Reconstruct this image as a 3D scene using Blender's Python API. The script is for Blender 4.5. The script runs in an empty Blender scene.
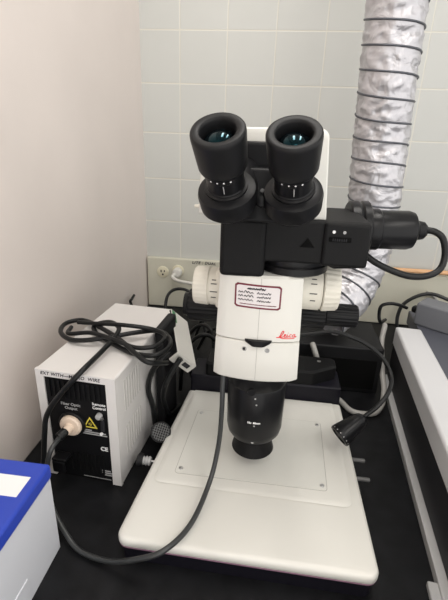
import bpy, bmesh, math, random
from mathutils import Vector, Matrix, Euler
random.seed(7)
S = bpy.context.scene
COL = S.collection
R = math.radians
PI = math.pi

# ------------------------------------------------------------------ materials
def mat(name, col, rough=0.5, metal=0.0, spec=0.5, bump=0.0, bscale=200.0, var=0.0, vscale=8.0, coat=0.0, tint=None):
    m = bpy.data.materials.new(name); m.use_nodes = True
    nt = m.node_tree; b = nt.nodes['Principled BSDF']
    b.inputs['Base Color'].default_value = (*col, 1)
    b.inputs['Roughness'].default_value = rough
    b.inputs['Metallic'].default_value = metal
    b.inputs['Specular IOR Level'].default_value = spec
    b.inputs['Coat Weight'].default_value = coat
    if tint: b.inputs['Specular Tint'].default_value = (*tint, 1)
    tc = nt.nodes.new('ShaderNodeTexCoord')
    if var > 0:
        n = nt.nodes.new('ShaderNodeTexNoise'); n.inputs['Scale'].default_value = vscale; n.inputs['Detail'].default_value = 5
        nt.links.new(tc.outputs['Object'], n.inputs['Vector'])
        r = nt.nodes.new('ShaderNodeMapRange')
        r.inputs['From Min'].default_value = 0.3; r.inputs['From Max'].default_value = 0.7
        r.inputs['To Min'].default_value = 1 - var; r.inputs['To Max'].default_value = 1 + var
        nt.links.new(n.outputs['Fac'], r.inputs['Value'])
        mx = nt.nodes.new('ShaderNodeVectorMath'); mx.operation = 'SCALE'
        mx.inputs[0].default_value = col
        nt.links.new(r.outputs['Result'], mx.inputs['Scale'])
        nt.links.new(mx.outputs['Vector'], b.inputs['Base Color'])
    if bump > 0:
        n2 = nt.nodes.new('ShaderNodeTexNoise'); n2.inputs['Scale'].default_value = bscale; n2.inputs['Detail'].default_value = 4
        nt.links.new(tc.outputs['Object'], n2.inputs['Vector'])
        bp = nt.nodes.new('ShaderNodeBump'); bp.inputs['Strength'].default_value = bump; bp.inputs['Distance'].default_value = 0.002
        nt.links.new(n2.outputs['Fac'], bp.inputs['Height']); nt.links.new(bp.outputs['Normal'], b.inputs['Normal'])
    return m

M = {}
M['paint'] = mat('wall_paint', (.70, .635, .595), .6, bump=.12, bscale=60, var=.03, vscale=5)
M['ceiling'] = mat('ceiling_paint', (.75, .75, .73), .8, var=.02)
M['floor'] = mat('floor_vinyl', (.30, .29, .27), .5, var=.1)
M['bench'] = mat('bench_epoxy', (.009, .0093, .0105), .42, spec=0.15, bump=.05, bscale=300, var=.35, vscale=30)
M['cream_paint'] = mat('raceway_cream', (.60, .585, .49), .5, var=.03, vscale=6)
M['enamel'] = mat('white_enamel', (.66, .645, .60), .32, var=.01)
M['scope_white'] = mat('microscope_white', (.70, .69, .645), .3, var=.01)
M['box_white'] = mat('metal_case_white', (.68, .66, .645), .42, bump=.05, bscale=500, var=.015)
M['black'] = mat('black_plastic', (.007, .007, .008), .38, spec=0.19)
M['black_satin'] = mat('black_anodised', (.008, .008, .009), .30, spec=0.24)
M['black_matte'] = mat('black_matte', (.0075, .0075, .008), .5, spec=0.15, bump=.1, bscale=900)
M['rubber'] = mat('black_rubber', (.010, .010, .011), .42, spec=0.20)
M['cable'] = mat('cable_jacket', (.009, .0095, .010), .33, spec=0.25)
M['cable_grey'] = mat('cable_dark_grey', (.030, .032, .033), .35, spec=.5)
M['cord_light'] = mat('cord_light_grey', (.36, .35, .33), .45)
M['cord_white'] = mat('cord_white', (.66, .65, .61), .45)
M['cream'] = mat('cream_plastic', (.74, .60, .48), .4)
M['ivory'] = mat('ivory_plastic', (.72, .68, .52), .4)
M['knob_cream'] = mat('knob_cream', (.70, .67, .59), .45)
M['white_print'] = mat('white_print', (.8, .8, .8), .6)
M['grey_print'] = mat('grey_print', (.38, .38, .38), .6)
M['yellow'] = mat('yellow_print', (.75, .62, .08), .6)
M['red'] = mat('red_print', (.72, .03, .04), .5)
M['sticker_red'] = mat('sticker_red', (.15, .015, .032), .5)
M['paper'] = mat('sticker_paper', (.72, .68, .68), .6)
M['ink'] = mat('ink', (.02, .02, .025), .7)
M['blue'] = mat('blue_card', (.022, .055, .42), .38, var=.05)
M['carton'] = mat('white_card', (.62, .63, .67), .55, var=.01)
M['steel'] = mat('steel', (.62, .62, .62), .3, metal=1)
M['dark_steel'] = mat('dark_wire', (.10, .105, .12), .42, metal=.5)
M['orange'] = mat('orange_pipe', (.72, .42, .22), .4, var=.05, vscale=30)
M['dark_grey'] = mat('dark_grey_case', (.018, .018, .021), .5, spec=.25, bump=.08, bscale=800)
M['box_black'] = mat('black_case', (.011, .011, .012), .5, spec=0.19, bump=.06, bscale=400)
M['panel_dark'] = mat('dark_panel', (.072, .076, .095), .5)
M['brick_grey'] = mat('grey_adapter', (.145, .15, .165), .5)
M['rim_white'] = mat('instrument_white', (.60, .60, .615), .38)
M['ledge_grey'] = mat('instrument_grey', (.45, .45, .45), .45)
M['lens'] = mat('coated_lens', (.0015, .003, .004), .05, spec=.42, tint=(.12, .6, .75))
M['lens_inner'] = mat('lens_bezel', (.02, .02, .021), .3)
M['glass_plate'] = mat('frosted_stage_plate', (.69, .685, .64), .3, var=.01)
M['gap'] = mat('dark_gap', (.004, .004, .004), .9, spec=.1)
M['base_side'] = mat('base_skirt_dark', (.008, .0075, .012), .4, spec=0.19)
M['green'] = mat('green_print', (.05, .22, .09), .5)
M['seam'] = mat('seam_grey', (.42, .41, .38), .6)
M['mesh_grey'] = mat('mesh_grey', (.12, .12, .12), .5)
M['slot'] = mat('vent_slot', (.52, .505, .485), .7)
M['pink'] = mat('pink_line', (.35, .20, .28), .5)
M['lid_green'] = mat('green_plastic', (.10, .22, .14), .5)

def tile_material():
    m = bpy.data.materials.new('glazed_wall_tile'); m.use_nodes = True
    nt = m.node_tree; b = nt.nodes['Principled BSDF']; L = nt.links
    tc = nt.nodes.new('ShaderNodeTexCoord')
    sp = nt.nodes.new('ShaderNodeSeparateXYZ'); L.new(tc.outputs['Object'], sp.inputs[0])
    def mth(op, a, v):
        n = nt.nodes.new('ShaderNodeMath'); n.operation = op
        L.new(a, n.inputs[0])
        if isinstance(v, (int, float)): n.inputs[1].default_value = v
        else: L.new(v, n.inputs[1])
        return n.outputs[0]
    t = .1315
    def joint(sock, off):
        f = mth('FRACT', mth('DIVIDE', mth('ADD', sock, off), t), 0)
        d = mth('ABSOLUTE', mth('SUBTRACT', f, .5), 0)          # .5 on the joint
        r = nt.nodes.new('ShaderNodeMapRange'); r.interpolation_type = 'SMOOTHSTEP'
        r.inputs['From Min'].default_value = .5 - .019; r.inputs['From Max'].default_value = .5 - .008
        L.new(d, r.inputs['Value']); return r.outputs[0]
    # object coordinates are world coordinates: the wall's origin stands at the world origin
    jv = joint(sp.outputs['X'], .297 + t * 10)
    jh = joint(sp.outputs['Z'], -.813 + t * 20)
    j = mth('MAXIMUM', mth('MULTIPLY', jv, .75), jh)
    nz = nt.nodes.new('ShaderNodeTexNoise'); nz.inputs['Scale'].default_value = 5; nz.inputs['Detail'].default_value = 4
    L.new(tc.outputs['Object'], nz.inputs['Vector'])
    ramp = nt.nodes.new('ShaderNodeMix'); ramp.data_type = 'RGBA'
    ramp.inputs['A'].default_value = (.525, .532, .508, 1); ramp.inputs['B'].default_value = (.57, .575, .548, 1)
    L.new(nz.outputs['Fac'], ramp.inputs['Factor'])
    mx = nt.nodes.new('ShaderNodeMix'); mx.data_type = 'RGBA'
    L.new(ramp.outputs['Result'], mx.inputs['A']); mx.inputs['B'].default_value = (.70, .67, .585, 1)
    L.new(mth('MULTIPLY', j, .75), mx.inputs['Factor']); L.new(mx.outputs['Result'], b.inputs['Base Color'])
    b.inputs['Roughness'].default_value = .38
    bp = nt.nodes.new('ShaderNodeBump'); bp.inputs['Strength'].default_value = .35; bp.inputs['Distance'].default_value = .002; bp.invert = True
    L.new(j, bp.inputs['Height']); L.new(bp.outputs['Normal'], b.inputs['Normal'])
    return m
M['tile'] = tile_material()

def duct_material():
    m = bpy.data.materials.new('silver_duct_foil'); m.use_nodes = True
    nt = m.node_tree; b = nt.nodes['Principled BSDF']; L = nt.links
    b.inputs['Base Color'].default_value = (.54, .53, .555, 1)
    b.inputs['Metallic'].default_value = .5; b.inputs['Roughness'].default_value = .36
    tc = nt.nodes.new('ShaderNodeTexCoord')
    v = nt.nodes.new('ShaderNodeTexNoise'); v.inputs['Scale'].default_value = 26; v.inputs['Detail'].default_value = 3; v.inputs['Distortion'].default_value = .98
    L.new(tc.outputs['Object'], v.inputs['Vector'])
    bp = nt.nodes.new('ShaderNodeBump'); bp.inputs['Strength'].default_value = .5; bp.inputs['Distance'].default_value = .012
    L.new(v.outputs['Fac'], bp.inputs['Height']); L.new(bp.outputs['Normal'], b.inputs['Normal'])
    return m
M['foil'] = duct_material()

# ------------------------------------------------------------------ object helpers
def obj(name, bm, m, parent=None, smooth=True, angle=35, bevel=0, seg=3, subsurf=0):
    me = bpy.data.meshes.new(name)
    bmesh.ops.recalc_face_normals(bm, faces=bm.faces)
    if smooth:
        for f in bm.faces: f.smooth = True
        for e in bm.edges:
            if len(e.link_faces) == 2 and e.calc_face_angle(0) > R(angle): e.smooth = False
    bm.to_mesh(me); bm.free()
    me.materials.append(M[m] if isinstance(m, str) else m)
    o = bpy.data.objects.new(name, me); COL.objects.link(o)
    if parent: o.parent = parent
    if bevel:
        b = o.modifiers.new('bevel', 'BEVEL'); b.width = bevel; b.segments = seg; b.limit_method = 'ANGLE'; b.angle_limit = R(30)
        if smooth: b.harden_normals = False
        for p in me.polygons: p.use_smooth = True
    return o
def thing(name, label, cat, loc=(0, 0, 0), rz=0, group=None):
    o = bpy.data.objects.new(name, None); COL.objects.link(o)
    o.location = loc; o.rotation_euler = (0, 0, rz); o.empty_display_size = .02
    return tag(o, label, cat, group)
def tag(o, label, cat, group=None):
    o['label'] = label; o['category'] = cat
    if group: o['group'] = group
    return o
def struct(o): o['kind'] = 'structure'; return o

def box_bm(x0, x1, y0, y1, z0, z1, bm=None, mtx=None):
    bm = bm or bmesh.new()
    vs = [bm.verts.new((x, y, z)) for x in (x0, x1) for y in (y0, y1) for z in (z0, z1)]
    for q in ((0, 1, 3, 2), (4, 6, 7, 5), (0, 4, 5, 1), (2, 3, 7, 6), (0, 2, 6, 4), (1, 5, 7, 3)):
        bm.faces.new([vs[i] for i in q])
    if mtx:
        for v in vs: v.co = mtx @ v.co
    return bm
def box(name, b, m, parent=None, bevel=.002, seg=3, mtx=None):
    return obj(name, box_bm(*b, mtx=mtx), m, parent, bevel=bevel, seg=seg)
def prism_bm(layers, bm=None):
    """layers: list of (z, [(x, y), ...]) rings with the same count; or rings of 3-D points when z is None"""
    bm = bm or bmesh.new(); rings = []
    for z, poly in layers:
        rings.append([bm.verts.new((p[0], p[1], z) if z is not None else p) for p in poly])
    n = len(rings[0])
    for a, b in zip(rings, rings[1:]):
        for i in range(n): bm.faces.new((a[i], a[(i + 1) % n], b[(i + 1) % n], b[i]))
    bm.faces.new(rings[0][::-1]); bm.faces.new(rings[-1])
    return bm
def round_poly(pts, radii, seg=6):
    out = []; n = len(pts)
    for i in range(n):
        p = Vector(pts[i]); a = Vector(pts[i - 1]); b = Vector(pts[(i + 1) % n])
        r = radii[i] if isinstance(radii, (list, tuple)) else radii
        u = (a - p).normalized(); v = (b - p).normalized()
        if r <= 0: out.append(tuple(p)); continue
        h = u.angle(v) / 2; d = r / math.tan(h); c = p + (u + v).normalized() * (r / math.sin(h))
        s = p + u * d - c; e = p + v * d - c
        ang = s.angle_signed(e)
        for k in range(seg + 1):
            t = -ang * k / seg
            out.append((c.x + s.x * math.cos(t) - s.y * math.sin(t), c.y + s.x * math.sin(t) + s.y * math.cos(t)))
    return out
def lathe_bm(profile, origin=(0, 0, 0), axis=(0, 0, 1), n=40, flutes=0, fdepth=0, frange=None, bm=None):
    """profile: (t along the axis, radius); flutes cut grooves where t lies in frange"""
    bm = bm or bmesh.new()
    ax = Vector(axis).normalized(); q = Vector((0, 0, 1)).rotation_difference(ax)
    o = Vector(origin); rings = []
    for t, r in profile:
        if r < 1e-6: rings.append([bm.verts.new(o + ax * t)]); continue
        ring = []
        for i in range(n):
            a = 2 * PI * i / n; rr = r
            if flutes and frange[0] <= t <= frange[1]:
                rr = r - fdepth * (1 if math.cos(flutes * a) < -.2 else 0)
            ring.append(bm.verts.new(o + q @ Vector((rr * math.cos(a), rr * math.sin(a), t))))
        rings.append(ring)
    for a, b in zip(rings, rings[1:]):
        if len(a) == 1 and len(b) == 1: continue
        for i in range(n):
            j = (i + 1) % n
            if len(a) == 1: bm.faces.new((a[0], b[j], b[i]))
            elif len(b) == 1: bm.faces.new((a[i], a[j], b[0]))
            else: bm.faces.new((a[i], a[j], b[j], b[i]))
    for ring in (rings[0], rings[-1]):
        if len(ring) > 1: bm.faces.new(ring)
    return bm
def lathe(name, prof, m, parent=None, origin=(0, 0, 0), axis=(0, 0, 1), n=40, angle=30, **k):
    return obj(name, lathe_bm(prof, origin, axis, n, **k), m, parent, angle=angle)
def spline(pts, per=8):
    P = [Vector(p) for p in pts]; P = [2 * P[0] - P[1]] + P + [2 * P[-1] - P[-2]]; out = []
    for i in range(1, len(P) - 2):
        a, b, c, d = P[i - 1:i + 3]
        for k in range(per):
            t = k / per
            out.append(.5 * (2 * b + (c - a) * t + (2 * a - 5 * b + 4 * c - d) * t * t + (3 * b - a - 3 * c + d) * t ** 3))
    out.append(P[-2]); return out
def tube_bm(pts, r, n=10, bm=None, smooth=True, per=8, closed_caps=True):
    path = spline(pts, per) if smooth else [Vector(p) for p in pts]
    bm = bm or bmesh.new(); rings = []
    T = [(path[min(i + 1, len(path) - 1)] - path[max(i - 1, 0)]).normalized() for i in range(len(path))]
    up = Vector((0, 0, 1)) if abs(T[0].z) < .9 else Vector((1, 0, 0))
    u = T[0].cross(up).normalized()
    for i, p in enumerate(path):
        u = (u - T[i] * u.dot(T[i])).normalized(); w = T[i].cross(u)
        rr = r(i / (len(path) - 1)) if callable(r) else r
        rings.append([bm.verts.new(p + (u * math.cos(2 * PI * k / n) + w * math.sin(2 * PI * k / n)) * rr) for k in range(n)])
    for a, b in zip(rings, rings[1:]):
        for k in range(n): bm.faces.new((a[k], a[(k + 1) % n], b[(k + 1) % n], b[k]))
    if closed_caps: bm.faces.new(rings[0][::-1]); bm.faces.new(rings[-1])
    return bm
def tube(name, pts, r, m, parent=None, n=10, **k):
    return obj(name, tube_bm(pts, r, n, **k), m, parent, angle=60)
def text(name, body, size, mtx, m, parent, ext=.0002, align='CENTER', shear=0, bold=0, space=1.0):
    c = bpy.data.curves.new(name, 'FONT'); c.body = body; c.size = size; c.extrude = ext
    c.align_x = align; c.align_y = 'CENTER'; c.shear = shear; c.offset = bold; c.space_character = space; c.resolution_u = 3
    t = bpy.data.objects.new(name, c); COL.objects.link(t)
    bpy.context.view_layer.update()
    me = bpy.data.meshes.new_from_object(t.evaluated_get(bpy.context.evaluated_depsgraph_get()))
    bpy.data.objects.remove(t); me.name = name; me.materials.clear(); me.materials.append(M[m])
    me.transform(mtx)
    o = bpy.data.objects.new(name, me); COL.objects.link(o); o.parent = parent
    return o
def front(x, y, z, rz=0, roll=0):   # text frame facing -Y
    return Matrix.Translation((x, y, z)) @ Matrix.Rotation(rz, 4, 'Z') @ Matrix.Rotation(PI / 2, 4, 'X') @ Matrix.Rotation(roll, 4, 'Z')
def strokes(name, lines, mtx, w, m, parent):
    """hand drawn pen strokes: each a list of 2-D points in the text frame"""
    bm = bmesh.new()
    for l in lines: tube_bm([(p[0], p[1], 0) for p in l], w, 6, bm, per=4)
    for v in bm.verts: v.co = mtx @ Vector((v.co.x, v.co.y, v.co.z * .3))
    return obj(name, bm, m, parent)

# ------------------------------------------------------------------ the room
DW = 1.31; LW = -.41
def wallbox(name, b, m):
    return struct(obj(name, box_bm(*b), m, smooth=False))
wallbox('wall_back', (LW - .1, 2.2, DW, DW + .1, -.9, 1.65), 'tile')
wallbox('wall_left', (LW - .1, LW, -1.6, DW, -.9, 1.65), 'paint')
wallbox('floor', (LW - .1, 2.2, -1.6, DW + .1, -.95, -.9), 'floor')
wallbox('ceiling', (LW - .1, 2.2, -1.6, DW + .1, 1.65, 1.7), 'ceiling')
o = struct(box('trim_1', (LW + .004, 2.2, 1.292, DW - .0005, .001, .17), 'cream_paint', bevel=.003))
bench = thing('lab_bench', 'black topped laboratory bench along the tiled wall carrying everything', 'bench')
box('worktop', (LW + .001, 2.2, .12, DW - .001, -.032, 0), 'bench', bench, bevel=.004)
box('cabinet', (LW + .001, 2.2, .2, DW - .01, -.899, -.0322), 'ledge_grey', bench, bevel=.004)

# writing on the raceway
text('handwriting', 'LITE : DUAL', .0125, front(-.217, 1.2915, .1615, 0, R(0)), 'ink', o, shear=.25, space=1.2, bold=.0004)
tag(tube('pipe', [(.362, 1.286, .184), (.8, 1.286, .184), (1.4, 1.286, .184)], .0072, 'orange', smooth=False, n=16),
    'thin orange brown pipe running along the back wall at right', 'pipe')

# ------------------------------------------------------------------ outlets
def outlet(x, z, label):
    t = thing('wall_outlet', label, 'outlet', (x, 1.2915, z), group='wall outlets on the cream raceway')
    lathe('face_disc', [(0, .0195), (.002, .0195), (.0028, .018), (.003, 0)], 'ivory', t, axis=(0, -1, 0), n=32)
    for dx, h in ((-.0055, .008), (.0055, .0065)):
        box('slot', (dx - .0017, dx + .0017, -.0036, -.0028, .0035 - h / 2, .0035 + h / 2), 'ink', t, bevel=0)
    lathe('ground_hole', [(0, .003), (.0007, .003)], 'ink', t, origin=(0, -.0029, -.008), axis=(0, -1, 0), n=16)
    return t
outlet(-.353, .123, 'ivory round wall outlet with empty slots nearest the corner')
outlet(-.302, .130, 'ivory round wall outlet holding the white plug')
pg = thing('power_plug', 'white right angle plug and cord in the second wall outlet', 'plug')
lathe('plug_body', [(0, .015), (.012, .016), (.02, .013), (.023, 0)], 'cord_white', pg, origin=(-.302, 1.2875, .128), axis=(0, -1, 0), n=28)
tube('cord', [(-.305, 1.268, .126), (-.314, 1.262, .118), (-.293, 1.25, .110), (-.25, 1.24, .108), (-.20, 1.23, .108)], .0055, 'cord_white', pg)

# ------------------------------------------------------------------ duct
duct = thing('ventilation_duct', 'silver flexible duct with dark wire spiral hanging behind the microscope', 'duct', (.15, .95, .12))
OFF = Vector((.15, .95, .12))
dp = [(.196, .985, 1.64), (.196, .985, 1.3), (.195, .98, 1.0), (.197, .98, .83), (.201, .985, .74), (.206, .99, .65), (.211, 1.0, .56), (.216, 1.0, .47), (.22, 1.005, .39), (.219, 1.0, .315), (.202, .985, .245), (.168, .95, .19), (.13, .92, .165)]
dpath = spline(dp, 14)
def duct_frame(path):
    T = [(path[min(i + 1, len(path) - 1)] - path[max(i - 1, 0)]).normalized() for i in range(len(path))]
    u = T[0].cross(Vector((0, 1, 0))).normalized(); fr = []
    for i in range(len(path)):
        u = (u - T[i] * u.dot(T[i])).normalized(); fr.append((path[i], T[i], u.copy(), T[i].cross(u)))
    return fr
# resample evenly
LEN = [0]
for a, b in zip(dpath, dpath[1:]): LEN.append(LEN[-1] + (b - a).length)
def at_len(s):
    for i in range(len(LEN) - 1):
        if LEN[i + 1] >= s:
            f = (s - LEN[i]) / max(1e-9, LEN[i + 1] - LEN[i]); return dpath[i].lerp(dpath[i + 1], f)
    return dpath[-1]
NS = 560
ev = [at_len(LEN[-1] * i / NS) for i in range(NS + 1)]
fr = duct_frame(ev)
PITCH = .0425; RD = .0555; HS = -1
bm = bmesh.new(); rings = []; NC = 56
from mathutils import noise
for i, (p, T, u, w) in enumerate(fr):
    s = LEN[-1] * i / NS; ring = []
    for k in range(NC):
        a = 2 * PI * k / NC
        # each ring sits in the wire; between the wires the foil sags a little and crumples
        ph = (s / PITCH - HS * a / (2 * PI)) % 1.0
        sag = math.sin(PI * ph)
        c = noise.noise(Vector((math.cos(a) * 2.6, math.sin(a) * 2.6, s * 34 + 3)))
        c2 = noise.noise(Vector((math.cos(a) * 6, math.sin(a) * 6, s * 60 + 9 + a)))
        rr = RD - .002 * sag + sag * (.012 * (.35 - abs(c)) + .007 * (.3 - abs(c2)))
        ring.append(bm.verts.new(p - OFF + (u * math.cos(a) + w * math.sin(a)) * rr))
    rings.append(ring)
for a, b in zip(rings, rings[1:]):
    for k in range(NC): bm.faces.new((a[k], a[(k + 1) % NC], b[(k + 1) % NC], b[k]))
hose = obj('foil_sleeve', bm, 'foil', duct, angle=80)
n_r = int(LEN[-1] / PITCH)
bmw = bmesh.new()
hp = []
for i, (p, T, u, w) in enumerate(fr):
    pass
STEP = 40
tot = int(LEN[-1] / PITCH * STEP)
TW = 48; hel = []; turns = LEN[-1] / PITCH
for i in range(int(turns * TW)):
    s_ = i / TW * PITCH; f = s_ / LEN[-1] * NS; k = min(NS, int(f)); p, T, u, w = fr[k]
    p = p + T * ((f - k) * LEN[-1] / NS)
    a = HS * 2 * PI * i / TW
    hel.append(p - OFF + (u * math.cos(a) + w * math.sin(a)) * (RD + .001))
bmw = tube_bm(hel, .0021, 6, smooth=False)
obj('wire_spiral', bmw, 'dark_steel', duct, angle=80)

# ------------------------------------------------------------------ black box behind, and cords
bb = thing('instrument_case', 'low black case standing on bench behind the microscope base', 'case', (.03, .87, 0))
box('body', (0, .235, 0, .15, 0, .115), 'box_black', bb, bevel=.004)
box('front_panel', (.012, .223, -.002, 0, .012, .085), 'gap', bb, bevel=0)
tag(tube('grey_cord', [(.105, .862, .119), (.108, .850, .114), (.116, .842, .093), (.130, .838, .05), (.150, .835, .012), (.173, .820, .0065), (.191, .787, .006), (.215, .778, .006), (.243, .784, .008), (.262, .81, .015), (.270, .84, .03), (.270, .868, .05), (.272, .905, .075), (.276, .945, .105), (.284, .97, .128), (.292, 1.0, .12)], .0062, 'cord_light'),
    'light grey cord curving beside the black case toward the white rimmed instrument', 'cord')

# ------------------------------------------------------------------ right-hand instrument
ins = thing('bench_instrument', 'large dark instrument with broad white rim at right edge of bench', 'instrument', (.289, .94, 0), -math.atan(.08))
box('base_ledge', (0, .6, -.8, .0, 0, .016), 'ledge_grey', ins, bevel=.002)
box('dark_body', (.012, .6, -.8, -.004, .0162, .1), 'dark_grey', ins, bevel=.001)
box('white_rim', (.010, .067, -.8, 0, .1, .145), 'rim_white', ins, bevel=.005)
box('top_panel', (.0672, .6, -.8, .14, .1, .135), 'panel_dark', ins, bevel=.002)
box('rear_support', (.08, .6, .0, .13, 0, .1), 'dark_grey', ins, bevel=.001)
box('foot', (-.012, .03, -.64, -.528, 0, .010), 'ledge_grey', ins, bevel=.002)
br = thing('power_adapter', 'grey power adapter on the rear of the white rimmed instrument', 'adapter', (.352, .985, .1352), R(-38))
box('adapter_body', (0, .13, 0, .06, 0, .056), 'brick_grey', br, bevel=.004)
box('strain_relief', (-.018, 0.001, .02, .04, .02, .036), 'rubber', br, bevel=.005)
tag(tube('adapter_cord', [(.343, 1.018, .163), (.32, 1.012, .172), (.295, 1.0, .178), (.276, 1.0, .170), (.274, 1.0, .148), (.28, 1.0, .128), (.30, 1.03, .122)], .0042, 'cable'),
    'thin black cord looping from the grey adapter to the black case', 'cord')
tag(tube('arched_cable', [(.405, 1.26, .006), (.402, 1.262, .043), (.410, 1.26, .081), (.437, 1.25, .113), (.474, 1.24, .13), (.508, 1.22, .127), (.56, 1.2, .108), (.62, 1.18, .06), (.66, 1.17, .005)], .0055, 'cable_grey'),
    'thick dark grey cord arching against the wall behind the adapter', 'cord')
tag(tube('hanging_cable', [(.478, 1.278, .122), (.505, 1.28, .106), (.524, 1.28, .076), (.529, 1.28, .039), (.529, 1.275, .005)], .005, 'cord_light'),
    'light grey cord hanging on the wall behind the arching dark cord', 'cord')

# ------------------------------------------------------------------ blue lidded carton
ca = thing('carton', 'white cardboard carton with blue lid at lower left corner', 'box', (-.2635, .395, 0))
box('carton_body', (-.138, 0, -.24, 0, 0, .142), 'carton', ca, bevel=.0015)
lid = obj('lid', box_bm(-.140, .002, -.242, .002, .125, .1465), 'blue', ca, bevel=.004)
box('lid_label', (-.12, -.010, -.055, -.024, .1465, .1468), 'white_print', lid, bevel=0)
box('tab', (-.0015, .0012, -.12, -.075, .0, .04), 'carton', ca, bevel=.0008)

# ------------------------------------------------------------------ light source box
ls = thing('light_source', 'white metal light source box with black front panel beside left wall', 'lamp', (-.217, .512, 0), R(-4.2))
W_, D_, Hh = .131, .283, .205
# shell: open at the front with a frame around the recessed black panel
bm = box_bm(-W_, 0, .004, D_, .0012, Hh)
shell = obj('case', bm, 'box_white', ls, bevel=.003)
fr_ = bmesh.new()
for b in ((-W_, -W_ + .0135, 0, .006, .0012, Hh), (-.0155, 0, 0, .006, .0012, Hh), (-W_ + .0135, -.0155, 0, .006, Hh - .0115, Hh)):
    box_bm(*b, bm=fr_)
obj('front_frame', fr_, 'box_white', shell, smooth=False)
pn = box('front_panel', (-W_ + .0132, -.0152, .0022, .0045, .004, Hh - .011), 'black', ls, bevel=0)
ribs = bmesh.new()
for k in range(11): box_bm(-.112 + k * .0083, -.112 + k * .0083 + .0035, -.0006, .0022, .158, .190, bm=ribs)
obj('vent_ribs', ribs, 'black_matte', pn, smooth=False)
ribs = bmesh.new()
for k in range(9): box_bm(-.088 + k * .007, -.088 + k * .007 + .003, .0002, .0022, .018, .055, bm=ribs)
obj('vent_ribs', ribs, 'black_matte', pn, smooth=False)
# light output port, printed words and symbols
text('printed_word', 'Fiber Optic\nOutput', .0072, front(-.078, .002, .1435), 'grey_print', pn, bold=.0001)
text('printed_word', 'Remote\nControl', .0068, front(-.030, .002, .151), 'white_print', pn, bold=.00015)
text('certification_mark', 'CE', .0105, front(-.027, .002, .070), 'white_print', pn, bold=.0003)
tri = bmesh.new()
A = [(-.0095, 0), (.0095, 0), (0, .0165)]
cen = Vector((0, .0055))
va = [tri.verts.new((p[0], 0, p[1])) for p in A]
vb = [tri.verts.new((cen.x + (p[0] - cen.x) * .72, 0, cen.y + (p[1] - cen.y) * .72)) for p in A]
for i in range(3): tri.faces.new((va[i], va[(i + 1) % 3], vb[(i + 1) % 3], vb[i]))
ex = bmesh.ops.extrude_face_region(tri, geom=tri.faces[:])
for v in ex['geom']:
    if isinstance(v, bmesh.types.BMVert): v.co.y -= .0003
# starburst inside
for k in range(8):
    a = 2 * PI * k / 8
    box_bm(.0008, .0026, -.0003, 0, -.0002, .0002, bm=tri, mtx=Matrix.Translation((0, 0, .0055)) @ Matrix.Rotation(a, 4, 'Y'))
for v in tri.verts: v.co *= 1.25
for v in tri.verts: v.co += Vector((-.0475, .0022, .1085))
obj('warning_triangle', tri, 'yellow', pn, smooth=False)
wb = bmesh.new()
for k, (x0, x1) in enumerate(((-.062, -.046), (-.062, -.022), (-.062, -.020))):
    box_bm(x0, x1, .0018, .0023, .1025 - k * .0036, .1045 - k * .0036, bm=wb)
obj('small_print', wb, 'grey_print', pn, smooth=False)
wb = bmesh.new()
for k, (x0, x1) in enumerate(((-.034, -.019), (-.034, -.0165), (-.031, -.017))):
    box_bm(x0, x1, .0018, .0023, .0245 - k * .0042, .0268 - k * .0042, bm=wb)
box_bm(-.068, -.019, .0018, .0023, .0075, .0085, bm=wb)
obj('small_print', wb, 'grey_print', pn, smooth=False)
lathe('control_knob', [(0, .0052), (.006, .0048), (.007, 0)], 'grey_print', pn, origin=(-.030, .0022, .135), axis=(0, -1, 0), n=20)
box('socket', (-.0275, -.0215, -.003, .0022, .108, .130), 'dark_grey', pn, bevel=.001)
lathe('screw', [(0, .0025), (.003, .0023), (.0034, 0)], 'white_print', pn, origin=(-.0265, -.002, .1045), axis=(0, -1, 0), n=14)
lathe('screw', [(0, .0025), (.003, .0023), (.0034, 0)], 'steel', pn, origin=(-.0235, -.002, .1335), axis=(0, -1, 0), n=14)
lathe('port_ring', [(0, .0225), (.004, .0225), (.005, .021), (.005, .016)], 'black_satin', pn, origin=(-.0775, .0022, .1120), axis=(0, -1, 0), n=36)
bk = box('lamp_drawer_handle', (-.111, -.086, -.018, .0022, .046, .052), 'black', pn, bevel=.002)
box('handle_lip', (-.111, -.09, -.018, -.012, .024, .046), 'black', bk, bevel=.002)
for g in range(2):
    vs = bmesh.new()
    for k in range(7):
        y = .03 + k * .0095
        box_bm(-.0004, .0008, y, y + .0035, .13 - g * .085, .185 - g * .085, bm=vs)
    obj('side_vent', vs, 'slot', shell, smooth=False)
bmf = [(-.118, .02), (-.013, .02), (-.118, .262), (-.013, .262)]
for x, y in bmf: lathe('foot', [(0, .008), (.0045, .009)], 'rubber', ls, origin=(x, y, 0), n=16)
text('handwriting', 'EXT WITH\u2014MICRO  WIRE', .0078, front(-.073, -.0003, .1992, 0, 0), 'ink', shell, shear=.2, bold=.0001, space=1.08)

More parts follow.
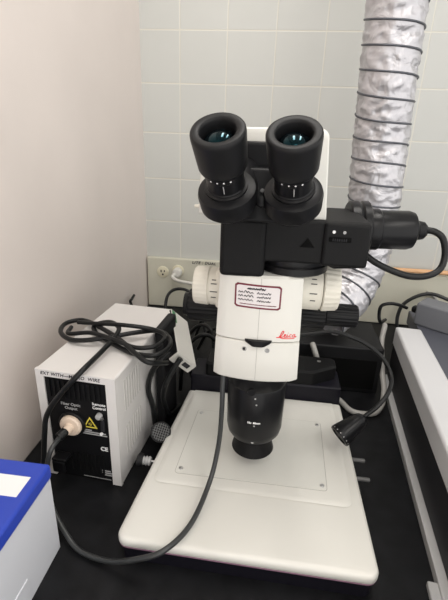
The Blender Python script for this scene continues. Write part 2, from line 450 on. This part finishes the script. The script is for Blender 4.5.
# ------------------------------------------------------------------ cables at left
lg = thing('light_guide', 'thick dark cable with cream plug curving over the microscope base', 'cable', (-.29, .5, 0))
LO = Vector((-.29, .5, 0))
port = Vector((-.217, .512, 0)) + Matrix.Rotation(R(-4.2), 3, 'Z') @ Vector((-.0775, .0005, .1120))
axp = Matrix.Rotation(R(-4.2), 3, 'Z') @ Vector((0, -1, 0))
lathe('plug', [(0, .0175), (.002, .0182), (.007, .0178), (.0095, .0155), (.010, .008), (.011, .0076), (.020, .0070), (.021, .004)], 'cream', lg, origin=port - LO, axis=axp, n=40)
sl = tube('plug_sleeve', [port + axp * .009 - LO, port + axp * .020 + Vector((-.002, 0, -.001)) - LO, port + axp * .030 + Vector((-.006, 0, -.004)) - LO], .0072, 'cable', lg, n=16)
gp = [tuple(port + axp * .026 + Vector((-.004, 0, -.003))), (-.303, .466, .104), (-.307, .457, .082), (-.304, .446, .058), (-.291, .430, .032), (-.259, .404, .016), (-.230, .387, .0075), (-.186, .376, .012), (-.144, .366, .036), (-.107, .372, .0525), (-.081, .417, .0530), (-.066, .484, .066), (-.058, .507, .115), (-.0555, .509, .174), (-.056, .514, .215), (-.056, .53, .245)]
tube('cable', [Vector(p) - LO for p in gp], .0037, 'cable_grey', lg, n=14)

coil = [(-.335, .475, .005), (-.336, .485, .03), (-.334, .492, .064), (-.330, .496, .104), (-.324, .5, .138), (-.303, .505, .172), (-.270, .512, .2105), (-.26, .566, .217), (-.254, .61, .222), (-.257, .642, .226), (-.285, .671, .222), (-.313, .667, .215), (-.299, .641, .212), (-.273, .622, .211), (-.215, .587, .210), (-.176, .583, .212), (-.160, .608, .214), (-.166, .641, .214), (-.192, .664, .216), (-.229, .638, .221), (-.277, .610, .219), (-.327, .609, .212), (-.364, .638, .2095), (-.373, .676, .2095), (-.345, .691, .2115), (-.286, .645, .219), (-.24, .606, .2205), (-.207, .575, .218), (-.181, .557, .214), (-.165, .572, .205), (-.160, .60, .19)]
tag(tube('coiled_cable', coil, .0042, 'cable', n=12), 'long black cord coiled in loops on top of the white light source', 'cord')
coil2 = [(-.355, .66, .2105), (-.345, .63, .2125), (-.30, .622, .222), (-.25, .60, .2245), (-.21, .59, .219), (-.178, .60, .2205), (-.172, .635, .222), (-.20, .652, .2245), (-.25, .645, .231), (-.31, .66, .222), (-.345, .668, .2175)]
tag(tube('cord_loop', coil2, .0038, 'cable', n=10), 'shorter loop of black cord tangled in the coil on the light source', 'cord')

cc = thing('connector_cable', 'black cable ending in a round mesh faced connector beside the microscope base', 'cable', (-.18, .6, 0))
CO = Vector((-.18, .6, 0))
ax1 = Vector((.32, -.62, .50)).normalized(); cpos = Vector((-.172, .594, .052))
lathe('connector_shell', [(-.052, .007), (-.046, .011), (-.03, .0135), (-.012, .0165), (-.002, .0185), (0, .018), (.0005, .0165)], 'rubber', cc, origin=cpos - CO, axis=ax1, n=32)
mb = bmesh.new()
q = Vector((0, 0, 1)).rotation_difference(ax1).to_matrix().to_4x4(); q.translation = cpos - CO + ax1 * .001
for a in range(-3, 4):
    h = math.sqrt(max(.0, .0155 ** 2 - (a * .0042) ** 2))
    box_bm(a * .0042 - .0005, a * .0042 + .0005, -h, h, -.0004, .0006, bm=mb, mtx=q)
    box_bm(-h, h, a * .0042 - .0005, a * .0042 + .0005, -.0004, .0006, bm=mb, mtx=q)
obj('mesh_face', mb, 'mesh_grey', cc, smooth=False)
back = cpos - ax1 * .05
tube('cable', [p - CO for p in (back + ax1 * .008, back - ax1 * .008, Vector((-.197, .632, .075)), Vector((-.203, .628, .115)), Vector((-.194, .622, .155)), Vector((-.176, .62, .183)), Vector((-.163, .63, .195)))], .005, 'cable', cc)
tag(tube('loose_cable', [(-.150, .655, .17), (-.166, .648, .14), (-.178, .645, .11), (-.184, .66, .07), (-.180, .69, .02), (-.17, .74, .006)], .005, 'cable'),
    'black cable dropping to the bench behind the round connector', 'cable')

# upright black adapter with white interface box leaning on it
ad = thing('power_adapter', 'upright black power adapter wedged between light source and microscope', 'adapter', (-.2035, .668, 0), R(-4.2))
box('adapter_body', (.0025, .0195, 0, .078, 0, .218), 'box_black', ad, bevel=.004)
box('cord_end', (.006, .016, .077, .09, .17, .185), 'rubber', ad, bevel=.003)
ub = thing('interface_box', 'slim white box with two black ports leaning on the black adapter', 'box', (-.1705, .733, .1665))
la = Vector((-.32, .92, .24)).normalized()
lz = Vector((.62, .33, -.72)); lz = (lz - la * lz.dot(la)).normalized(); lx = la.cross(lz)
mt = Matrix((lx, la, lz)).transposed().to_4x4()
box('shell', (-.0115, .0115, -.068, .070, -.026, .026), 'enamel', ub, bevel=.002, mtx=mt)
box('dark_face', (-.0105, .0105, -.064, .066, -.0266, -.0259), 'box_black', ub, bevel=0, mtx=mt)
box('port', (-.006, .003, -.0692, -.067, -.016, -.006), 'ink', ub, bevel=0, mtx=mt)
box('port', (-.005, .004, -.0692, -.067, .000, .015), 'ink', ub, bevel=0, mtx=mt)
box('green_strip', (-.0121, -.0113, .03, .066, -.024, -.014), 'green', ub, bevel=0, mtx=mt)

tag(tube('loop_cord', [(-.262, 1.0, .006), (-.276, 1.03, .06), (-.284, 1.06, .105), (-.284, 1.1, .122), (-.268, 1.13, .126), (-.24, 1.14, .120), (-.214, 1.12, .104), (-.19, 1.1, .06), (-.17, 1.08, .006)], .0045, 'cable'),
    'black cord arching up in front of the wall outlets', 'cord')
tg = [[(-.21, .95, .006), (-.19, .93, .08), (-.16, .92, .115), (-.13, .90, .11), (-.12, .88, .05), (-.13, .86, .006)],
      [(-.20, .87, .006), (-.175, .86, .09), (-.14, .86, .12), (-.11, .87, .09), (-.10, .88, .02), (-.12, .92, .006)],
      [(-.18, 1.0, .006), (-.15, .98, .07), (-.11, .97, .085), (-.08, .99, .05), (-.07, 1.02, .006)],
      [(-.20, 1.05, .006), (-.17, 1.03, .09), (-.13, 1.01, .11), (-.10, 1.03, .06), (-.08, 1.08, .006)],
      [(-.184, .80, .006), (-.178, .79, .06), (-.170, .79, .085), (-.162, .80, .06), (-.159, .835, .006)]]
lb = ['black cord hump in the tangle left of the microscope, nearest the raised adapter', 'black cord arching in the tangle directly left of the white microscope body',
      'low black cord at the back of the tangle below the left knobs', 'rearmost black cord of the tangle nearest the wall raceway', 'front black cord of the tangle beside the microscope base rear corner']
for p, l in zip(tg, lb): tag(tube('tangled_cord', p, .0045, 'cable'), l, 'cord', 'tangled cords behind the light source')
tag(tube('cord_end', [(LW + .012, 1.16, .0045), (LW + .014, 1.14, .03), (LW + .014, 1.09, .088), (LW + .015, 1.10, .096), (LW + .014, 1.122, .099)], .004, 'cable'),
    'small black cord tip poking up by the left wall behind the light source', 'cord')

# ------------------------------------------------------------------ the microscope
AX, AY = -.0082, .56
sc = thing('microscope', 'black and white stereo microscope with twin eyepieces standing mid bench', 'microscope', (0, 0, 0))
# base
outl = [(-.1795, .385), (.1645, .380), (.161, .749), (-.152, .748)]
def inset(poly, d):
    cx = sum(p[0] for p in poly) / len(poly); cyy = sum(p[1] for p in poly) / len(poly)
    out = []
    for x, y in poly:
        v = Vector((x - cx, y - cyy)); out.append((cx + v.x - math.copysign(d, v.x), cyy + v.y - math.copysign(d, v.y)))
    return out
rp = round_poly(outl, [.016, .016, .004, .004], 7)
def rpi(d): return round_poly(inset(outl, d), [max(.003, .016 - d), max(.003, .016 - d), .004, .004], 7)
skirt = obj('base_skirt', prism_bm([(.0, rpi(.007)), (.0008, rpi(.006)), (.028, rpi(.0035)), (.0285, rpi(.002))]), 'base_side', sc)
obj('trim_line', prism_bm([(.0285, rpi(.001)), (.0312, rpi(.0002))]), 'pink', skirt)
base = obj('base', prism_bm([(.0312, rpi(.0012)), (.0325, rpi(0)), (.039, rpi(0)), (.0425, rpi(.0012)), (.0442, rpi(.0035)), (.045, rpi(.007))]), 'scope_white', sc, angle=50)
pf = [(-.158, .486), (.146, .482), (.146, .745), (-.140, .745)]
def pfi(d): return round_poly(inset(pf, d), [.012, .012, .003, .003], 5)
obj('raised_stage', prism_bm([(.0449, pfi(-.003)), (.0462, pfi(.0008)), (.0474, pfi(.0045)), (.048, pfi(.010))]), 'scope_white', base, angle=60)
gpl = round_poly([(-.1275, .507), (.111, .507), (.1145, .676), (-.1195, .676)], .006, 5)
def scale_poly(poly, d):
    return inset(poly, d)
obj('plate_gap', prism_bm([(.0479, gpl), (.0481, gpl)]), 'seam', base, smooth=False)
gpi = round_poly([(-.1265, .508), (.110, .508), (.1135, .675), (-.1185, .675)], .005, 5)
plate = obj('stage_plate', prism_bm([(.0478, gpi), (.0486, gpi)]), 'glass_plate', sc)
for x, y in ((-.1185, .518), (.1035, .517), (.107, .666), (-.1115, .666)):
    lathe('screw', [(0, .0036), (.0008, .0034), (.0012, .0022), (.0008, 0)], 'steel', plate, origin=(x, y, .0485), n=18)
text('base_logo', 'Leica', .012, Matrix.Translation((.1640, .531, .038)) @ Matrix.Rotation(R(90), 4, 'Z') @ Matrix.Rotation(R(90), 4, 'X'), 'ink', base, shear=.3)
# rear black end of the base, knobs at its sides
box('base_rear', (-.150, .159, .7485, .822, 0, .08), 'base_side', sc, bevel=.004)
for y in (.605, .561):
    lathe('side_knob', [(0, .0035), (.026, .0035), (.028, .003), (.028, 0)], 'mesh_grey', sc, origin=(.158, y, .03), axis=(1, 0, 0), n=18)
vk = lathe('side_valve', [(0, .002), (.014, .002)], 'steel', sc, origin=(-.163, .545, .03), axis=(-1, 0, 0), n=14)
lathe('valve_knob', [(0, .006), (.003, .008), (.006, .006), (.008, .008), (.011, .006), (.013, .0075), (.014, 0)], 'ledge_grey', vk, origin=(-.176, .545, .03), axis=(-1, 0, 0), n=20)
lathe('valve_collar', [(0, .011), (.008, .012), (.011, .008)], 'rubber', vk, origin=(-.189, .545, .03), axis=(-1, 0, 0), n=20)
# column and its foot
FPP = [(-.12, .752), (.10, .752), (.150, .785), (.150, .822), (-.12, .822)]
fp = round_poly(FPP, .008, 4)
def fpi(d): return round_poly(inset(FPP, d), .008, 4)
obj('column_foot', prism_bm([(.080, fp), (.106, fp), (.110, fpi(.004))]), 'black_matte', sc)
lathe('foot_screw', [(0, .004), (.001, .004), (.0015, .002)], 'steel', sc, origin=(.115, .80, .1098), n=16)
box('column', (-.045, .03, .755, .82, .10, .47), 'black_satin', sc, bevel=.006)
box('focus_carriage', (-.042, .026, .60, .76, .25, .375), 'black_satin', sc, bevel=.006)
def knob(name, prof, mt_, side, o_, fl=0, fd=0, frr=None, n=48, par=None):
    return lathe(name, prof, mt_, par or sc, origin=o_, axis=(side, 0, 0), n=n, flutes=fl, fdepth=fd, frange=frr)
FY, FZ = .635, .278
k1 = knob('focus_knob', [(0, .012), (.02, .012), (.021, .0245), (.062, .0255), (.064, .024)], 'black', 1, (.026, FY, FZ + .008), 18, .0018, (.0215, .0625), 108)
knob('fine_focus_knob', [(.064, .016), (.066, .0185), (.112, .0185), (.115, .016), (.115, 0)], 'black', 1, (.026, FY, FZ + .008), 18, .0013, (.0665, .1125), 108, k1)
k2 = knob('focus_knob', [(0, .012), (.03, .012), (.031, .0265), (.09, .0275), (.094, .025)], 'black', -1, (-.035, FY, FZ + .007), 18, .0018, (.0315, .0905), 108)
knob('fine_focus_knob', [(.094, .018), (.096, .0195), (.102, .019), (.104, 0)], 'black', -1, (-.035, FY, FZ + .007), par=k2)
# objective
objv = lathe('objective', [(.250, .034), (.236, .0435), (.23, .0450), (.205, .0450), (.2035, .0443), (.202, .0450), (.122, .0435), (.113, .0415), (.107, .0375), (.1055, .030), (.103, .0275)], 'black_satin', sc, origin=(AX, AY, 0), n=64)
lathe('lens_ring', [(.1035, .0265), (.095, .0275), (.081, .0325), (.0755, .0338), (.074, .0325), (.077, .024), (.082, 0)], 'black_matte', objv, origin=(AX, AY, 0), n=56)
def wrap_text(name, body, size, z, m, r, par, bold=.0001):
    o_ = text(name, body, size, Matrix.Identity(4), m, par, bold=bold)
    for v in o_.data.vertices:
        x, yy, zz = v.co; a = x / r; rr = r + .0001 + zz
        v.co = (AX + rr * math.sin(a), AY - rr * math.cos(a), z + yy)
    return o_
wrap_text('printed_word', '10x  80mm', .0043, .152, 'white_print', .0447, objv, .0002)
for z, a in ((.1945, .0), (.184, .05), (.147, .02)):
    lathe('set_screw', [(0, .0013), (.0004, .0013), (.0005, 0)], 'grey_print', objv, origin=(AX + .0447 * math.sin(a), AY - .0447 * math.cos(a), z), axis=(math.sin(a), -math.cos(a), 0), n=12)
lathe('set_screw', [(0, .0022), (.0006, .0022), (.0008, 0)], 'grey_print', objv, origin=(AX, AY - .0412, .1145), axis=(0, -1, 0), n=12)
lathe('index_dot', [(0, .006), (.0012, .0055), (.0014, 0)], 'black', objv, origin=(AX - .006, AY - .0445, .205), axis=(0, -1, 0), n=20)
# zoom body: convex white front
def body_ring(hw, yf, yb, bulge):
    pts = []
    n = 16
    for i in range(n + 1):
        t = -1 + 2 * i / n
        pts.append((-.0112 + hw * t, yf - bulge * (1 - t * t)))
    rr = .006
    # soften the two front corners
    pts[0] = (pts[0][0] + .0, pts[0][1] + .003); pts[-1] = (pts[-1][0], pts[-1][1] + .003)
    pts += [(-.0112 + hw, yb), (-.0112 - hw, yb)]
    return pts
def B(z):   # half width and front position by height
    t = (z - .235) / (.387 - .235)
    return .0578 - .0055 * t, .502 + .000 * t
def lay(z, d=0): hw, yf = B(z); return (z, body_ring(hw - d, yf + d, .615, .009))
SEAM = .2965
zb = obj('zoom_body', prism_bm([lay(SEAM + .001, .0012), lay(SEAM + .0022), lay(.33), lay(.36), lay(.384), lay(.387, .003)]), 'scope_white', sc, angle=40)
obj('body_lining', prism_bm([lay(SEAM - .004, .003), lay(SEAM + .004, .003)]), 'seam', zb, smooth=False)
lo_ = [lay(.2365, .003), lay(.2385, .001), lay(.2405), lay(.27), lay(SEAM - .0018), lay(SEAM - .0006, .0012)]
zl = obj('lower_cover', prism_bm(lo_), 'scope_white', sc, angle=40)
def yfront(x, z):
    hw, yf = B(z); t = (x + .0112) / hw; return yf - .009 * (1 - t * t)
# centre joint line down the front
def strip(z0, z1, par, nm):
    b_ = box_bm(-.0108, -.0102, yfront(-.0105, z0) - .0002, yfront(-.0105, z0) + .002, z0, z1)
    return obj(nm, b_, 'seam', par, smooth=False)
strip(SEAM + .003, .384, zb, 'joint_line'); strip(.2405, SEAM - .003, zl, 'joint_line')
# slide catch in the seam
lt = bmesh.new()
lay2 = []
for z, hw in ((.2925, .011), (.2955, .0158), (.2985, .0175), (.3005, .0175)):
    pts = []
    for i in range(9):
        t = -1 + 2 * i / 8; x = -.0095 + hw * t
        pts.append((x, yfront(x, SEAM) - .0055 * (1 - t ** 4) - .0006))
    pts += [(-.0095 + hw, .505), (-.0095 - hw, .505)]
    lay2.append((z, pts))
obj('slide_catch', prism_bm(lay2), 'black', zb)
for x in (-.027, .003):
    y_ = yfront(x, .286)
    lathe('symbol_ring', [(0, .0032), (.0004, .0032), (.0004, .0021), (0, .0021)], 'grey_print', zl, origin=(x, y_ - .0001, .2855), axis=(0, -1, 0), n=20)
lathe('symbol_dot', [(0, .0016), (.0005, .0016), (.0005, 0)], 'grey_print', zl, origin=(.003, yfront(.003, .2855) - .0001, .2855), axis=(0, -1, 0), n=16)
# curved sticker: red border, pale paper, hand lettering
def patch(name, x0, x1, z0, z1, off, m, par, sl=-.028, rc=.0025):
    bm_ = bmesh.new(); nx = 20; cols = []
    for i in range(nx + 1):
        x = x0 + (x1 - x0) * i / nx
        e = min(i, nx - i) * (x1 - x0) / nx; cut = rc - math.sqrt(max(0, rc * rc - (rc - e) ** 2)) if e < rc else 0
        dz = (x - x0) * sl
        cols.append([bm_.verts.new((x, yfront(x, .36) - off, z + dz)) for z in (z0 + cut, z1 - cut)])
    for a, b in zip(cols, cols[1:]): bm_.faces.new((a[0], b[0], b[1], a[1]))
    ex_ = bmesh.ops.extrude_face_region(bm_, geom=bm_.faces[:])
    for v in ex_['geom']:
        if isinstance(v, bmesh.types.BMVert): v.co.y += .0004
    return obj(name, bm_, m, par, smooth=False)
st = patch('sticker', -.043, .0155, .3445, .3765, .0006, 'sticker_red', zb)
patch('sticker_paper', -.0409, .0134, .3468, .3742, .0009, 'paper', st, rc=.0015)
def squiggle(x, z, w, h, seed):
    rnd = random.Random(seed); pts = []; k = max(4, int(w / (h * .55)))
    for i in range(k + 1): pts.append((x + w * i / k + rnd.uniform(-.15, .15) * h, z + (h if i % 2 else 0) * rnd.uniform(.5, 1)))
    return pts
def on_body(lines, w, m, par, nm, off=.0012, sl=-.028, ref=-.043):
    bm_ = bmesh.new()
    for l in lines: tube_bm([(x, yfront(x, .36) - off, z + (x - ref) * sl) for x, z in l], w, 5, bm_, per=3)
    return obj(nm, bm_, m, par)
on_body([squiggle(-.027, .3700, .006, .0018, 1), squiggle(-.0205, .3700, .016, .0026, 2)], .00075, 'ink', st, 'sticker_title')
rows = []
for k, z in enumerate((.3645, .3595, .3545)):
    rows += [squiggle(-.0385, z, .006, .0026, k), squiggle(-.0315, z, .012, .0032, k + 5), squiggle(-.0145, z, .017, .0026, k + 9)]
on_body(rows, .00045, 'ink', st, 'sticker_handwriting')
on_body([squiggle(-.036, .3495, .046, .001, 40)], .0003, 'sticker_red', st, 'sticker_footer')
# red script name in the lower right of the body
def script(x0, z0, s):
    L_ = [[(-.3, .05), (.3, .0), (.75, .6), (1.1, 1.5), (1.45, 2.0), (1.7, 1.8), (1.4, 1.1), (.95, .4), (.6, .02), (1.3, .15), (1.9, .35)],
          [(1.75, .45), (2.2, .65), (2.3, .95), (2.0, .95), (1.85, .5), (2.0, .1), (2.4, .15), (2.75, .55)],
          [(2.8, .95), (2.65, .3), (2.85, .08), (3.2, .4)],
          [(3.9, .85), (3.6, .95), (3.35, .5), (3.5, .1), (3.9, .2)],
          [(4.9, .8), (4.5, .95), (4.2, .5), (4.35, .1), (4.7, .3), (4.95, .9), (4.8, .3), (5.0, .08), (5.3, .3)],
          [(2.95, 1.4), (3.02, 1.5)],
          [(.9, -.12), (2.0, -.3), (3.4, -.34), (4.8, -.22)]]
    return [[(x0 + px * s, z0 + .0016 + pz * s) for px, pz in l] for l in L_]
on_body(script(.0148, .3035, .0046), .0006, 'red', zb, 'script_logo', off=.0004, sl=-.01, ref=.016)
# zoom knobs on both flanks
ZZ, ZY = .349, .565
zr = knob('zoom_knob', [(0, .0325), (.027, .0325), (.0275, .031), (.029, .031)], 'knob_cream', 1, (.0415, ZY, ZZ + .0055), n=64)
zrk = knob('knob_grip', [(.029, .0315), (.0305, .0335), (.049, .0315), (.0515, .029), (.052, 0)], 'knob_cream', 1, (.0425, ZY, ZZ + .0055), 26, .0011, (.031, .050), 156, zr)
zl_ = knob('zoom_knob', [(0, .0272), (.020, .0272), (.0205, .0262), (.022, .0262)], 'knob_cream', -1, (-.063, ZY, ZZ - .004), n=64)
knob('knob_grip', [(.022, .0268), (.0235, .0280), (.041, .0270), (.0435, .025), (.044, 0)], 'knob_cream', -1, (-.063, ZY, ZZ - .004), 26, .0006, (.024, .043), 156, zl_)
for kx, par in ((.058, zr), (-.0765, zl_)):
    mk = bmesh.new()
    kr = .0325 if kx > 0 else .0272
    for a, wd in ((.02, .010), (.42, .008), (.62, .006), (-.30, .007)):
        box_bm(kx - wd / 2, kx + wd / 2, -kr - .0005, -kr + .0004, -.0006, .0006, bm=mk, mtx=Matrix.Translation((0, ZY, ZZ + (.0055 if kx > 0 else -.004))) @ Matrix.Rotation(-a, 4, 'X'))
    obj('scale_marks', mk, 'ink', par, smooth=False)
box('knob_seat', (-.074, -.05, .54, .6, .32, .376), 'knob_cream', zb, bevel=.004)
# fluorescence module
md = bmesh.new()
fl = [(-.0635, .385), (-.0085, .3845), (-.0085, .4045), (.066, .4045), (.074, .4000), (.1125, .4035), (.1115, .4575), (-.0635, .4565)]
md = prism_bm([(None, [(x, .4985, z) for x, z in fl]), (None, [(x, .500 - .003, z) for x, z in fl]), (None, [(x, .612, z) for x, z in fl])][::2])
mod = obj('fluorescence_module', md, 'black_matte', sc, bevel=.0035, smooth=True)
ft = box('front_block', (-.0640, -.0085, .493, .52, .3838, .4562), 'black_matte', mod, bevel=.006, seg=4)
box('arm_front', (.058, .1118, .4935, .52, .4045, .4570), 'black_matte', mod, bevel=.004)
tr = lathe('filter_turret', [(.386, .042), (.388, .0445), (.396, .0445), (.398, .0425), (.400, .043), (.407, .043)], 'black_satin', mod, origin=(.028, .543, 0), n=56)
nb = bmesh.new(); nb = prism_bm([(None, [(.032, .4972, .4255), (.049, .4972, .4255), (.0405, .4972, .4365)]), (None, [(.032, .4988, .4255), (.049, .4988, .4255), (.0405, .4988, .4365)])])
obj('index_notch', nb, 'gap', mod, smooth=False)
for x, m_ in ((.069, 'white_print'), (.081, 'grey_print')):
    lathe('indicator', [(0, .0019), (.0006, .0018), (.0008, 0)], m_, mod, origin=(x, .4934, .4465), axis=(0, -1, 0), n=16)
sw = box('slide_switch', (.0645, .0895, .4905, .4945, .4355, .4405), 'gap', mod, bevel=.001)
rb = bmesh.new()
for k in range(7): box_bm(.068 + k * .0025, .0692 + k * .0025, .4895, .4910, .4365, .4395, bm=rb)
obj('switch_ribs', rb, 'dark_grey', sw, smooth=False)
box('side_arm', (.06, .116, .56, .64, .405, .452), 'black_matte', mod, bevel=.004)
# lamp housing
lh = lathe('lamp_housing', [(-.012, .036), (-.010, .0385), (0, .0385), (.004, .0365), (.006, .0385), (.014, .0385), (.016, .036), (.018, .0275), (.022, .0285), (.030, .0285), (.032, .0268), (.071, .0268), (.078, .0245), (.081, .0195), (.0815, 0)], 'black_satin', sc, origin=(.1125, .605, .4305), axis=(1, .05, .02), n=56, angle=25)
lathe('cable_gland', [(0, .012), (.004, .0135), (.012, .012), (.016, .008), (.017, 0)], 'rubber', lh, origin=(.1935, .609, .4325), axis=(1, .05, 0), n=28)
tube('lamp_cable', [(.2075, .61, .4335), (.220, .606, .4325), (.231, .602, .424), (.2375, .60, .403), (.2325, .592, .385), (.217, .586, .3755), (.193, .582, .3735), (.166, .582, .380), (.141, .588, .390), (.118, .60, .405)], .0046, 'cable', lh, n=12)
# binocular head: white housing, black front, two eyepieces
hs = round_poly([(-.093, .456), (.0605, .456), (.0525, .5575), (-.090, .5555)], [.002, .002, .011, .011], 6)
def head_layer(y, d):
    c = Vector((-.023, .506)); out = []
    for x, z in hs:
        v = Vector((x, z)) - c; out.append((c.x + v.x * (1 - d / .078), y, c.y + v.y * (1 - d / .05)))
    return (None, out)
hd = obj('binocular_head', prism_bm([head_layer(.507, .002), head_layer(.5085, .0008), head_layer(.511, 0), head_layer(.60, 0), head_layer(.605, .004)]), 'scope_white', sc, angle=45)
box('head_front', (-.0515, .0285, .496, .51, .4575, .5415), 'black', hd, bevel=.004)
lathe('pin', [(0, .0028), (.006, .0028), (.0065, .0022), (.011, .0022)], 'knob_cream', hd, origin=(-.091, .53, .462), axis=(-1, 0, 0), n=14)
ea = Vector((-.075, -.60, .80)).normalized()
hub_l, hub_r = Vector((-.0485, .4275, .4895)), Vector((.0165, .4345, .4895))
brg = obj('bridge', prism_bm([(.4595, round_poly([(-.062, .455), (.032, .458), (.030, .51), (-.058, .51)], .010, 4)), (.515, round_poly([(-.050, .468), (.018, .471), (.018, .51), (-.050, .51)], .010, 4))]), 'black', sc, bevel=.003)
lathe('bridge_screw', [(0, .0024), (.002, .0022), (.0022, .001)], 'mesh_grey', brg, origin=(-.0155, .4598, .4925), axis=(0, -.9, .4), n=16)
lathe('pivot_cap', [(0, .006), (.004, .0055), (.005, 0)], 'black_satin', brg, origin=(-.0155, .461, .481), axis=(0, -.9, .3), n=20)
for hc, sx in ((hub_l, 1), (hub_r, -1)):
    hub = lathe('eyepiece_hub', [(-.011, .0268), (-.008, .0290), (.006, .0296), (.010, .0285), (.0125, .0225)], 'black', sc, origin=hc, axis=ea, n=52)
    nk = obj('hub_neck', tube_bm([hc - ea * .008, hc - ea * .012 + Vector((.002 * sx, .02, .010)), hc + Vector((.006 * sx, .072, .014))], lambda t: .0262 - .003 * t, 24), 'black', hub, angle=60)
    ep = lathe('eyepiece', [(.008, .0212), (.0145, .0212), (.0155, .0190), (.0165, .0190), (.0175, .0184), (.030, .0182), (.031, .0192), (.0375, .0198), (.039, .0192)], 'black_satin', sc, origin=hc, axis=ea, n=52)
    lathe('eyecup', [(.037, .0185), (.0378, .0218), (.041, .0232), (.052, .0238), (.072, .0248), (.0752, .0246), (.0766, .0238), (.0771, .0225), (.0766, .0180), (.0762, .0168), (.0745, .0158), (.068, .0155), (.064, .0153)], 'rubber', ep, origin=hc, axis=ea, n=60, angle=60)
    lathe('lens', [(.0640, .0154), (.0675, .0130), (.0700, .0098), (.0716, .0055), (.0721, 0)], 'lens', ep, origin=hc, axis=ea, n=48, angle=80)
    q = Vector((0, 0, 1)).rotation_difference(ea)
    dots = bmesh.new()
    f0 = Vector((.0, -1, -.6)); f0 = (f0 - ea * f0.dot(ea)).normalized(); s0 = ea.cross(f0)
    for a in (-.55, -.2, .12, .45):
        d = f0 * math.cos(a) + s0 * math.sin(a)
        lathe_bm([(0, .0009), (.0005, .0009)], hc + ea * .034 + d * .0191, d, 10, bm=dots)
    obj('diopter_dots', dots, 'white_print', ep, smooth=False)
    ln = bmesh.new()
    d = f0 * math.cos(.05) + s0 * math.sin(.05)
    tube_bm([hc + ea * .020 + d * .0181, hc + ea * .029 + d * .0183], .0005, 6, ln, smooth=False)
    obj('index_line', ln, 'grey_print', ep, smooth=False)

# ------------------------------------------------------------------ gooseneck lamp
gl = thing('gooseneck_lamp', 'black gooseneck spotlight bent over the right side of microscope base', 'lamp', (.15, .645, .06))
GO = Vector((.15, .645, .06))
hdir = Vector((-.75, -.42, -.51)).normalized(); tip = Vector((.136, .603, .077))
gh = lathe('lamp_head', [(-.056, .0048), (-.052, .0100), (-.046, .0130), (-.030, .0160), (-.012, .0190), (-.003, .0202), (0, .0194), (.0005, .0155), (-.004, .0145), (-.005, 0)], 'black_satin', gl, origin=tip - GO, axis=hdir, n=44, angle=40)
lathe('front_lens', [(-.0038, .0145), (-.0015, .011), (-.001, 0)], 'black', gh, origin=tip - GO, axis=hdir, n=32, angle=80)
db = bmesh.new()
for k in range(16):
    a = 2 * PI * k / 16; q = Vector((0, 0, 1)).rotation_difference(hdir); d = q @ Vector((math.cos(a), math.sin(a), 0))
    lathe_bm([(0, .0010), (.0005, .0010)], tip - GO - hdir * .003 + d * .0200, d, 8, bm=db)
obj('rim_dots', db, 'grey_print', gh, smooth=False)
bk_ = tip - hdir * .050
tube('flexible_arm', [p - GO for p in (bk_, bk_ - hdir * .012, Vector((.201, .639, .122)), Vector((.221, .662, .137)), Vector((.233, .70, .146)), Vector((.220, .728, .168)), Vector((.189, .738, .189)), Vector((.158, .742, .2)), Vector((.127, .745, .206)), Vector((.09, .742, .200)), Vector((.028, .735, .19)))],
     lambda t: .0038 + .0003 * math.sin(t * 420), 'cable', gl, n=14, per=16)

# ------------------------------------------------------------------ light
def area(name, loc, rot, sx, sy, power, col):
    l = bpy.data.lights.new(name, 'AREA'); l.shape = 'RECTANGLE'; l.size = sx; l.size_y = sy; l.energy = power; l.color = col
    o_ = bpy.data.objects.new(name, l); COL.objects.link(o_); o_.location = loc; o_.rotation_euler = rot
    return o_
area('ceiling_lamp', (-.08, .62, 1.63), (0, 0, 0), .1, .5, 2.2, (1, .96, .91))
area('ceiling_lamp', (.28, .62, 1.63), (0, 0, 0), .1, .5, 2.2, (1, .96, .91))
area('ceiling_lamp', (1.0, -.6, 1.63), (0, 0, 0), .3, 1.2, 6, (1, .96, .91))
area('ceiling_lamp', (.1, -.9, 1.63), (0, 0, 0), .3, 1.2, 4, (1, .96, .91))
w = bpy.data.worlds.new('room_light'); S.world = w; w.use_nodes = True
w.node_tree.nodes['Background'].inputs[0].default_value = (1, .985, .96, 1)
w.node_tree.nodes['Background'].inputs[1].default_value = .98

# ------------------------------------------------------------------ camera
cam = bpy.data.cameras.new('camera'); co = bpy.data.objects.new('camera', cam); COL.objects.link(co)
cam.sensor_fit = 'HORIZONTAL'; cam.sensor_width = 36; cam.lens = 36 * 420 / 448; cam.clip_start = .01
yaw, pitch, roll = R(6.5), R(21.24), R(2.05)
fw = Vector((-math.sin(yaw) * math.cos(pitch), math.cos(yaw) * math.cos(pitch), -math.sin(pitch)))
co.matrix_world = Matrix.Translation((0, 0, .545)) @ Matrix.Rotation(yaw, 4, 'Z') @ Matrix.Rotation(PI / 2 - pitch, 4, 'X') @ Matrix.Rotation(roll, 4, 'Z')
S.camera = co
vs_ = S.view_settings
S.display_settings.display_device = 'sRGB'
vs_.view_transform = 'Standard'; vs_.look = 'None'; vs_.gamma = 1; vs_.use_curve_mapping = False; vs_.exposure = 0.86
